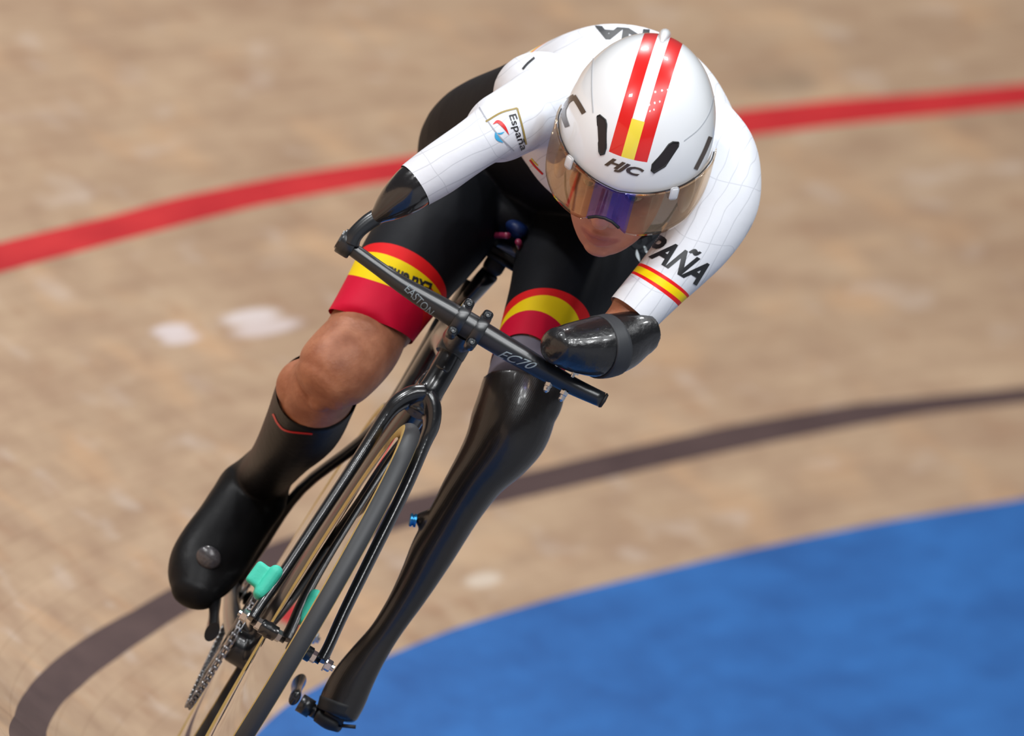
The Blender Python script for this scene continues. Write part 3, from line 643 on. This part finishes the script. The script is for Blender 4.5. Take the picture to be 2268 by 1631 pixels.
nt.links.new(mnode(nt, 'ADD', mnode(nt, 'MULTIPLY', lx, lx), mnode(nt, 'MULTIPLY', lz, lz)), lr.inputs[0]); add_mask(M_face, mnode(nt, 'MULTIPLY', lr.outputs[0], mnode(nt, 'GREATER_THAN', vnode(nt, 'DOT_PRODUCT', tcl, HF), .06)), srgb(172, 100, 94))
bme.materials.append(M_skin); bme.materials.append(M_lip); bme.materials.append(M_face)
HI = HM.inverted(); mi = []
for p in bme.polygons:
    q = HI @ p.center
    mi.append(1 if (abs(q.x) < .027 and q.y > .072 and -.1255+abs(q.x)*.38 < q.z < -.103-abs(q.x)*.22) else 2 if abs(q.x) < .1 and q.y > -.03 and q.z > -.16 else 0)
bme.polygons.foreach_set('material_index', mi); bme.update()
body = part('body', bme, None, rider)
# eyes
M_eye = mat('eye_white', srgb(225, 220, 215), .15, coat=.6)
for sg in (1, -1):
    e = part('eye', ell((0, 0, 0), (.0115, .0115, .0115), None, 24, 14), M_eye, body, local=Matrix.Translation(hp(sg*.031, .0835, -.036)) @ HR.to_4x4())
    part('iris', lathe([(0, .0114), (.0028, .0112)], (0, 0, 0), (0, 1, 0), 20), M_black_ink, e, 'dark pupil').location = (0, .0006, 0)
    part('iris', lathe([(0.0028, .0113), (.0056, .0103)], (0, 0, 0), (0, 1, 0), 20), mat('iris', srgb(90, 110, 105), .2, coat=.5), e, 'grey green iris').location = (0, .0004, 0)
    part('eyelid', merge(tube([hp(sg*.043, .083, -.036), hp(sg*.037, .0915, -.0315), hp(sg*.031, .0945, -.0298), hp(sg*.024, .0925, -.032), hp(sg*.018, .087, -.037)], [.002, .003, .0034, .003, .002], 10, 4), tube([hp(sg*.043, .083, -.037), hp(sg*.037, .0905, -.0420), hp(sg*.031, .0925, -.0435), hp(sg*.024, .091, -.042), hp(sg*.018, .087, -.038)], [.0018, .0024, .0026, .0024, .0018], 10, 4)), M_skin, body)
    part('eyebrow', tube([hp(sg*.014, .0965, -.019), hp(sg*.026, .099, -.0135), hp(sg*.038, .095, -.0125), hp(sg*.047, .086, -.0165)], [.0022, .003, .0026, .0012], 10, 4, flat=.6, fdir=tuple(HF)), mat('brow_hair', srgb(70, 48, 36), .8), body, 'dark brown eyebrow')

# --- helmet
HX, HF, HR, HM = turned(1.5); HI = HM.inverted()
AX, AF, AB, AU = .1035, .129, .165, .131
def shell(az, pol, k=1., th=0.):
    """az 0 = front, pol 0 = top"""
    s = math.sin(pol); f = math.cos(az)*s; x = math.sin(az)*s; af = AF if f > 0 else AB
    b = 1+.0*abs(x)
    return Vector((x*(AX*k-th)*b, f*(af*k-th), math.cos(pol)*(AU*k-th)))
def rim(az):
    a = abs(((az+math.pi) % (2*math.pi))-math.pi); a = math.degrees(a)
    return np.interp(a, [0, 15, 35, 60, 80, 100, 130, 180], [-.0165, -.0145, -.008, 0, -.012, -.045, -.075, -.07])
vs = []; fs = []; NA, NP = 96, 36
for th in (0, .006):
    for j in range(NP+1):
        for i in range(NA):
            az = 2*math.pi*i/NA; ua = rim(az)
            pmax = math.acos(max(-1, min(1, ua/AU))); p = .02+(pmax-.02)*j/NP
            v = shell(az, p, 1, th); vs.append(v)
o2 = (NP+1)*NA
for j in range(NP):
    for i in range(NA):
        i2 = (i+1) % NA; fs.append((j*NA+i, (j+1)*NA+i, (j+1)*NA+i2, j*NA+i2)); fs.append((o2+j*NA+i, o2+j*NA+i2, o2+(j+1)*NA+i2, o2+(j+1)*NA+i))
for i in range(NA): i2 = (i+1) % NA; fs.append((NP*NA+i, o2+NP*NA+i, o2+NP*NA+i2, NP*NA+i2))
fs.append(tuple(range(NA))); fs.append(tuple(o2+i for i in range(NA-1, -1, -1)))
M_helm = mat('helmet_white', srgb(243, 246, 249), .3, coat=1, coatr=.03)
nt = M_helm.node_tree; tc = nt.nodes.new('ShaderNodeTexCoord').outputs['Object']; sx = nt.nodes.new('ShaderNodeSeparateXYZ'); nt.links.new(tc, sx.inputs[0])
ax_ = mnode(nt, 'ABSOLUTE', sx.outputs[0]); up_ = mnode(nt, 'GREATER_THAN', sx.outputs[2], .034)
add_mask(M_helm, mnode(nt, 'MULTIPLY', mnode(nt, 'MULTIPLY', mnode(nt, 'GREATER_THAN', ax_, .0082), mnode(nt, 'LESS_THAN', ax_, .0262)), up_), srgb(226, 26, 22))
fr_ = mnode(nt, 'MULTIPLY', mnode(nt, 'LESS_THAN', sx.outputs[2], .081), mnode(nt, 'GREATER_THAN', sx.outputs[1], 0))
add_mask(M_helm, mnode(nt, 'MULTIPLY', mnode(nt, 'MULTIPLY', mnode(nt, 'LESS_THAN', ax_, .0088), up_), fr_), srgb(250, 226, 70))
helmet = part('helmet', to_mesh('helmet', (vs, fs), M_helm), None, rider, 'white glossy aero helmet with two red stripes', sharp=60, local=Matrix.Translation(-Vector(rider['anchor'])) @ HM)
bvh_h = bvh(helmet.data, HM)
part('centre_ridge', tube([shell(math.pi, math.radians(a))+Vector((0, 0, .001)) for a in (12, 20, 30, 45, 60)], [.002, .006, .008, .008, .006], 14, 5), M_white_gloss, helmet)
def hprint_text(name, t, org, du, dv, m, **k):
    o = print_on(name, flat_text(t, k.pop('shear', 0), k.pop('bold', .01)), org, du, dv, bvh_h, m, helmet, inv=HI, **k); return o
hprint_text('lettering', 'HJC', (1339, 364), (80, 29), (9, -17), M_brown_ink, shear=.3, bold=.045, label='HJC lettering on the brow', norm=.73)
for pts, w_ in (([(1294, 251), (1283, 232), (1271, 213)], 11), ([(1273, 214), (1258, 224), (1249, 240)], 12), ([(1249, 238), (1249, 258), (1257, 281)], 11), ([(1263, 186), (1256, 200), (1250, 213)], 13), ([(1573, 303), (1560, 335), (1540, 375)], 9)):
    print_px('side_lettering', stroke(pts, w_, 5), bvh_h, M_brown_ink, helmet, inv=HI, label='large dark brown letter stroke')
M_line = mat('panel_line', srgb(190, 194, 200), .4, coat=.6)
for pts in ([(1317, 108), (1312, 150), (1311, 200), (1314, 250)], [(1582, 212), (1571, 250), (1548, 285), (1515, 312)]):
    print_px('panel_line', stroke(pts, 2.2, 6), bvh_h, M_line, helmet, inv=HI)
M_vent = mat('vent_dark', (.02, .015, .017, 1), .45)
for poly in ([(1323, 258), (1328, 255), (1341, 266), (1343, 275), (1342, 328), (1338, 341), (1330, 343), (1327, 336)], [(1503, 316), (1502, 324), (1473, 368), (1448, 383), (1443, 378), (1445, 365), (1482, 320), (1490, 315)]):
    n = len(poly); cx_ = sum(p[0] for p in poly)/n; cy_ = sum(p[1] for p in poly)/n
    vent = print_px('air_vent', (poly, [tuple(range(n))]), bvh_h, M_vent, helmet, inv=HI, label='dark air vent slot', off=.0008)
    rp = []
    for p in poly+[poly[0]]:
        h = hit(bvh_h, *p); rp.append(HI @ (h[0]+(CB-h[0]).normalized()*.0006))
    part('vent_rim', tube(rp, .0013, 8), M_rubber, helmet)
# visor
def visor_pt(az, u, k=0.):
    f = math.cos(az); x = math.sin(az)
    r = 1+.02*(-u/.07)
    return Vector((x*(AX+.0055+k), f*(AF+.008+k)*(1 if f > 0 else 1.2), u))
def vbot(az):
    a = abs(math.degrees(az)+4.5); base = np.interp(a, [0, 6, 11, 16, 24, 45, 65, 85, 100], [-.056, -.058, -.064, -.071, -.073, -.071, -.062, -.038, -.016]); return base
def vtop(az):
    a = abs(math.degrees(az)); return np.interp(a, [0, 20, 50, 75, 100], [-.0125, -.009, -.002, .004, .0])
VA = 100; NV = 90; NU = 14
vis = {}
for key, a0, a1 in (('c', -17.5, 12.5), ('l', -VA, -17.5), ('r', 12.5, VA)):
    vs = []; fs = []; n = max(12, int((a1-a0)))
    for s_, k in ((0, .0), (1, -.0018)):
        for i in range(n+1):
            az = math.radians(a0+(a1-a0)*i/n)
            for j in range(NU+1): vs.append(visor_pt(az, vtop(az)+(vbot(az)-vtop(az))*j/NU, k))
    m_ = (n+1)*(NU+1)
    for i in range(n):
        for j in range(NU):
            a = i*(NU+1)+j; b_ = (i+1)*(NU+1)+j; fs.append((a, b_, b_+1, a+1)); fs.append((m_+a, m_+a+1, m_+b_+1, m_+b_))
        a = i*(NU+1); b_ = a+NU+1; fs.append((a, m_+a, m_+b_, b_)); fs.append((a+NU, b_+NU, m_+b_+NU, m_+a+NU))
    vis[key] = (vs, fs)
def lens(name, tint, refl, rcol):
    m = bpy.data.materials.new(name); m.use_nodes = True; nt = m.node_tree; nt.nodes.clear()
    out = nt.nodes.new('ShaderNodeOutputMaterial'); tr = nt.nodes.new('ShaderNodeBsdfTransparent'); tr.inputs[0].default_value = tint
    gl = nt.nodes.new('ShaderNodeBsdfGlossy'); gl.inputs['Roughness'].default_value = .03; gl.inputs[0].default_value = rcol
    lw = nt.nodes.new('ShaderNodeLayerWeight'); lw.inputs[0].default_value = .35
    mr = nt.nodes.new('ShaderNodeMapRange'); mr.inputs[3].default_value = refl; mr.inputs[4].default_value = .5; nt.links.new(lw.outputs['Fresnel'], mr.inputs[0])
    mx = nt.nodes.new('ShaderNodeMixShader'); nt.links.new(mr.outputs[0], mx.inputs[0]); nt.links.new(tr.outputs[0], mx.inputs[1]); nt.links.new(gl.outputs[0], mx.inputs[2]); nt.links.new(mx.outputs[0], out.inputs[0]); return m
M_amber = lens('amber_lens', (.86, .74, .60, 1), .035, (1, .95, .9, 1)); M_bluecentre = lens('blue_lens_centre', (.66, .60, .98, 1), .07, (.45, .55, 1, 1))  # amber for both sides, blue set into the middle section only
me = to_mesh('visor', vis['l'], M_amber); me2 = to_mesh('visor', vis['r'], M_amber)
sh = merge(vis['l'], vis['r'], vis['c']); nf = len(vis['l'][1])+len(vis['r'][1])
vme = to_mesh('visor', sh, M_amber); vme.materials.append(M_bluecentre)
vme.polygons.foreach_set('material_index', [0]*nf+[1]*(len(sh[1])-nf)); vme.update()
bpy.data.meshes.remove(me); bpy.data.meshes.remove(me2)
visor = part('visor', vme, None, helmet, 'clear amber visor with a blue centre')
part('visor_edge', tube([visor_pt(math.radians(a), vbot(math.radians(a)), -.001) for a in (-16, -13, -10, -7, -4.5, -2, 1, 4, 7)], .0022, 10, 4), M_rubber, helmet, 'black rubber nose edge')
part('visor_seal', tube([visor_pt(math.radians(a), vtop(math.radians(a))+.0008, -.0035) for a in range(-95, 96, 5)], .0009, 8, 2), M_rubber, helmet)
for a in (-42, 40):
    az = math.radians(a); c = visor_pt(az, vtop(az)-.004, .001); n = Vector((math.sin(az), math.cos(az), 0)); t = n.cross(Vector((0, 0, 1)))
    part('visor_clip', box(c, (.0065, .0022, .0095), Matrix((t, n, Vector((0, 0, 1)))).transposed(), .8), M_white_gloss, helmet, 'white visor clip')
for sg in (1, -1):
    part('ear_pad', ell((sg*.085, .028, -.045), (.010, .014, .032)), M_white_gloss, helmet, 'white ear pad')
    part('chin_strap', tube([Vector((sg*.08, .02, -.06)), Vector((sg*.066, .032, -.10)), Vector((sg*.035, .03, -.135)), Vector((0, .03, -.14))], [.004, .004, .004, .004], 10, 4, flat=.35, fdir=(sg, 0, 0)), M_rubber, helmet)

# --- right forearm prosthesis clamped on the bar end
coneR = [(945, 393, 46, -.072, .036), (925, 407, 50, -.070, .037), (905, 424, 49, -.068, .036), (880, 443, 42, -.067, .031), (855, 463, 31, -.066, .024), (838, 477, 20, -.066, .017), (825, 487, 15, -.066, .011)]
M_socket = mat('glossy_socket', (.012, .011, .012, 1), .22, coat=1, coatr=.08, bump=.5, bscale=45)
arm_p = part('forearm_prosthesis', limb(coneR, cap0=.0, cap1=.004), M_socket, rider, 'glossy black forearm socket')
part('link', tube([V(834, 481, -.066), V(815, 493, -.064), V(797, 508, -.062), V(784, 523, -.062), V(776, 537, -.064)], [.0115, .0112, .0105, .011, .013], 20, 5), M_satin, arm_p)
part('bar_clamp', merge(lathe([(.0115, -.011), (.0165, -.011), (.0175, -.009), (.0175, .007), (.0165, .009), (.0115, .009)], V(770, 541, -.07), dirb, 36, closed=True), lathe([(0, -.0135), (.013, -.0135), (.0145, -.011), (.0145, -.006), (0, -.006)], V(770, 541, -.07), dirb, 8)), M_satin, arm_p, sharp=35)
# --- left arm socket resting on the bar
cup = [(1418, 738, 50, -.100, .043), (1398, 744, 58, -.09, .046), (1365, 760, 67, -.075, .050), (1325, 768, 68, -.058, .050), (1285, 769, 60, -.045, .046), (1258, 768, 52, -.036, .041), (1240, 767, 44, -.030, .036)]
M_cup = mat('glossy_cup', (.007, .007, .008, 1), .36, coat=.6, coatr=.10, bump=.9, bscale=75)
arm_s = part('arm_socket', union([limb(cup, cap0=.0, cap1=.022), ell(V(1352, 795, -.06), (.026, .03, .02))], .002, 6), M_cup, rider, 'glossy black cup over the end of the arm')
bvh_cup = bvh(arm_s.data)
seg = [(1378, 716, 0, 0, 0)]
M_strap = mat('matt_strap', (.03, .033, .038, 1), .6)
part('strap', limb([(1352, 764, 70.5, -.0685, .0525), (1336, 768, 71, -.0625, .0525), (1322, 769, 70.5, -.0575, .0525)], cap0=.0005, cap1=.0005, sub=3), M_strap, arm_s, 'matt black strap round the cup')
for (tx, ty), (bx_, by_) in (((1231, 812), (1213, 856)), ((1269, 831), (1247, 876))):
    a = V(tx, ty, -.064); b_ = V(bx_, by_, -.064); d = (b_-a).normalized()
    part('mounting_bolt', merge(tube([a-d*.012, b_+d*.002], .0028, 12), nut(a-d*.002, -d, .0072, .006), nut(b_-d*.006, d, .0058, .006), lathe([(0, 0), (.0045, 0), (.0042, .006), (.002, .0085), (0, .009)], b_, d, 16)), M_steel, arm_s, 'polished steel bolt', sharp=30)
# --- left leg prosthesis
legp = [(1154, 854, 86, -.396, .056), (1145, 900, 90, -.385, .056), (1126, 955, 90, -.378, .054), (1100, 1000, 79, -.378, .050), (1062, 1050, 64, -.382, .045), (1032, 1095, 58, -.388, .042), (1008, 1135, 54, -.392, .039), (985, 1175, 52, -.396, .035), (958, 1222, 50, -.40, .031), (932, 1272, 44, -.404, .027), (902, 1325, 38, -.407, .023), (872, 1372, 34, -.41, .021), (845, 1412, 34, -.412, .020), (812, 1458, 40, -.415, .022), (782, 1505, 47, -.418, .025), (762, 1545, 50, -.42, .028), (748, 1575, 48, -.42, .028)]
M_legp = mat('carbon_leg', (.008, .006, .005, 1), .34, coat=.5, coatr=.14, bump=.18, bscale=60, var=.5, vscale=9, var_col=(.02, .013, .009, 1))
nt = M_legp.node_tree; tcx = nt.nodes.new('ShaderNodeTexCoord').outputs['Object']
ck = nt.nodes.new('ShaderNodeTexWave'); ck.inputs['Scale'].default_value = 130; ck.inputs['Distortion'].default_value = 2; ck.inputs['Detail Scale'].default_value = 3; nt.links.new(tcx, ck.inputs[0])
bp_ = nt.nodes.new('ShaderNodeBump'); bp_.inputs['Strength'].default_value = .10; bp_.inputs['Distance'].default_value = .001; nt.links.new(ck.outputs['Fac'], bp_.inputs['Height'])
pb = nt.nodes['Principled BSDF']; nt.links.new(pb.inputs['Normal'].links[0].from_socket, bp_.inputs['Normal']); nt.links.new(bp_.outputs[0], pb.inputs['Normal'])
leg_p = part('leg_prosthesis', union([limb(legp, cap0=.003, cap1=.012), limb([(985, 1150, 36, -.40, .03), (945, 1150, 20, -.405, .02), (925, 1153, 14, -.405, .014)], cap1=.003), ell(V(1190, 905, -.375), (.03, .03, .05))], .0024, 10), M_legp, rider, 'black woven carbon leg prosthesis')
vd = (V(905, 1152, -.405)-V(930, 1156, -.405)).normalized()
part('valve', lathe([(0, 0), (.0092, 0), (.0092, .003), (.0075, .0036), (.0075, .005), (.0092, .0056), (.0092, .008), (.0075, .009), (0, .009)], V(922, 1154, -.402), vd, 24), M_bluebolt, leg_p, 'blue anodised valve', sharp=35)
part('foot_clamp', merge(limb([(752, 1556, 46, -.42, .03), (744, 1580, 44, -.42, .028)], cap0=.003, cap1=.003)), M_rubber, leg_p)
M_liner = mat('grey_liner', srgb(118, 112, 124), .55, bump=.1)
part('knee_liner', limb([(1168, 806, 78, -.440, .053), (1160, 835, 79, -.420, .055), (1154, 862, 80, -.400, .055)], cap0=.004, cap1=.004), M_liner, rider, 'grey knee liner above the leg prosthesis')
# --- right overshoe and sock
sock = [(706, 860, 92, -.50, .063), (696, 885, 91, -.54, .063), (674, 938, 86, -.61, .061), (640, 985, 70, -.69, .054), (610, 1025, 61, -.77, .046), (590, 1048, 62, -.82, .046), (568, 1080, 76, -.84, .046)]
shoe = [(590, 1050, 60, -.84, .046), (565, 1085, 80, -.845, .05), (538, 1125, 80, -.835, .048), (508, 1170, 80, -.81, .046), (480, 1212, 83, -.78, .043), (455, 1252, 82, -.755, .039), (440, 1285, 72, -.735, .034), (432, 1312, 55, -.72, .027)]
ovs = union([limb(sock, cap0=.01), limb(shoe, cap0=.02, cap1=.022), ell(V(585, 1110, -.88), (.03, .045, .045)), ell(V(488, 1108, -.835), (.018, .02, .02)), ell(V(462, 1236, -.718), (.013, .012, .011))], .003, 8)
# open top: the cuff's edge
hn = (V(690, 885, -.555)-V(640, 985, -.69)).normalized()
co_, no_ = plane3(bvh(ovs), ((617, 897), (658, 939), (738, 941)), hn); cut(ovs, co_, no_, .13)
M_over = mat('black_overshoe', (.007, .007, .008, 1), .45, bump=.35, bscale=60, spec=.2)
over = part('overshoe', ovs, M_over, rider, 'black overshoe and sock')
bvh_o = bvh(ovs)
print_px('cuff_line', stroke([(605, 917), (617, 940), (637, 955), (692, 961)], 4, 6), bvh_o, M_red_ink, over, label='red line under the cuff')
h = hit(bvh_o, 462, 1236)
part('closure_dial', ell(h[0]-h[1]*.003, (.0175, .0155, .0075), h[1].to_track_quat('Z', 'Y').to_matrix()), mat('dial', (.06, .055, .062, 1), .3, coat=.8, bump=.6), over, 'round closure dial on the toe')

# ================================================================== LIGHT: the hall's lamp rows and a soft ambient
def area(loc, target, sx, sy, power, col=(1, 1, 1)):
    l = bpy.data.lights.new('hall_lamp', 'AREA'); l.shape = 'RECTANGLE'; l.size = sx; l.size_y = sy; l.energy = power; l.color = col
    o = bpy.data.objects.new('hall_lamp', l); COL.objects.link(o); o.location = loc
    o.rotation_euler = (Vector(target)-Vector(loc)).to_track_quat('-Z', 'Y').to_euler(); return o
for i in range(4):
    for j in range(3):
        x, y = 9.5+i*2.6+j*.6, 5+j*6.5+i*1.2
        area((x, y, 11), (20.5, -1, .6), .5, .5, 620, (.975, .988, 1))
for x, y in ((24, 8), (25, 0), (14, -6), (19, -9), (9, -2)):
    area((x, y, 12), (20.5, -4, .6), 1.2, .8, 1150, (.98, .99, 1))
wd = bpy.data.worlds.new('hall'); SC.world = wd; wd.use_nodes = True
wd.node_tree.nodes['Background'].inputs[0].default_value = (.80, .84, .92, 1); wd.node_tree.nodes['Background'].inputs[1].default_value = .18
SC.view_settings.view_transform = 'Standard'; SC.view_settings.look = 'None'; SC.view_settings.exposure = -1.33; SC.view_settings.gamma = 1
SC.view_settings.use_curve_mapping = False
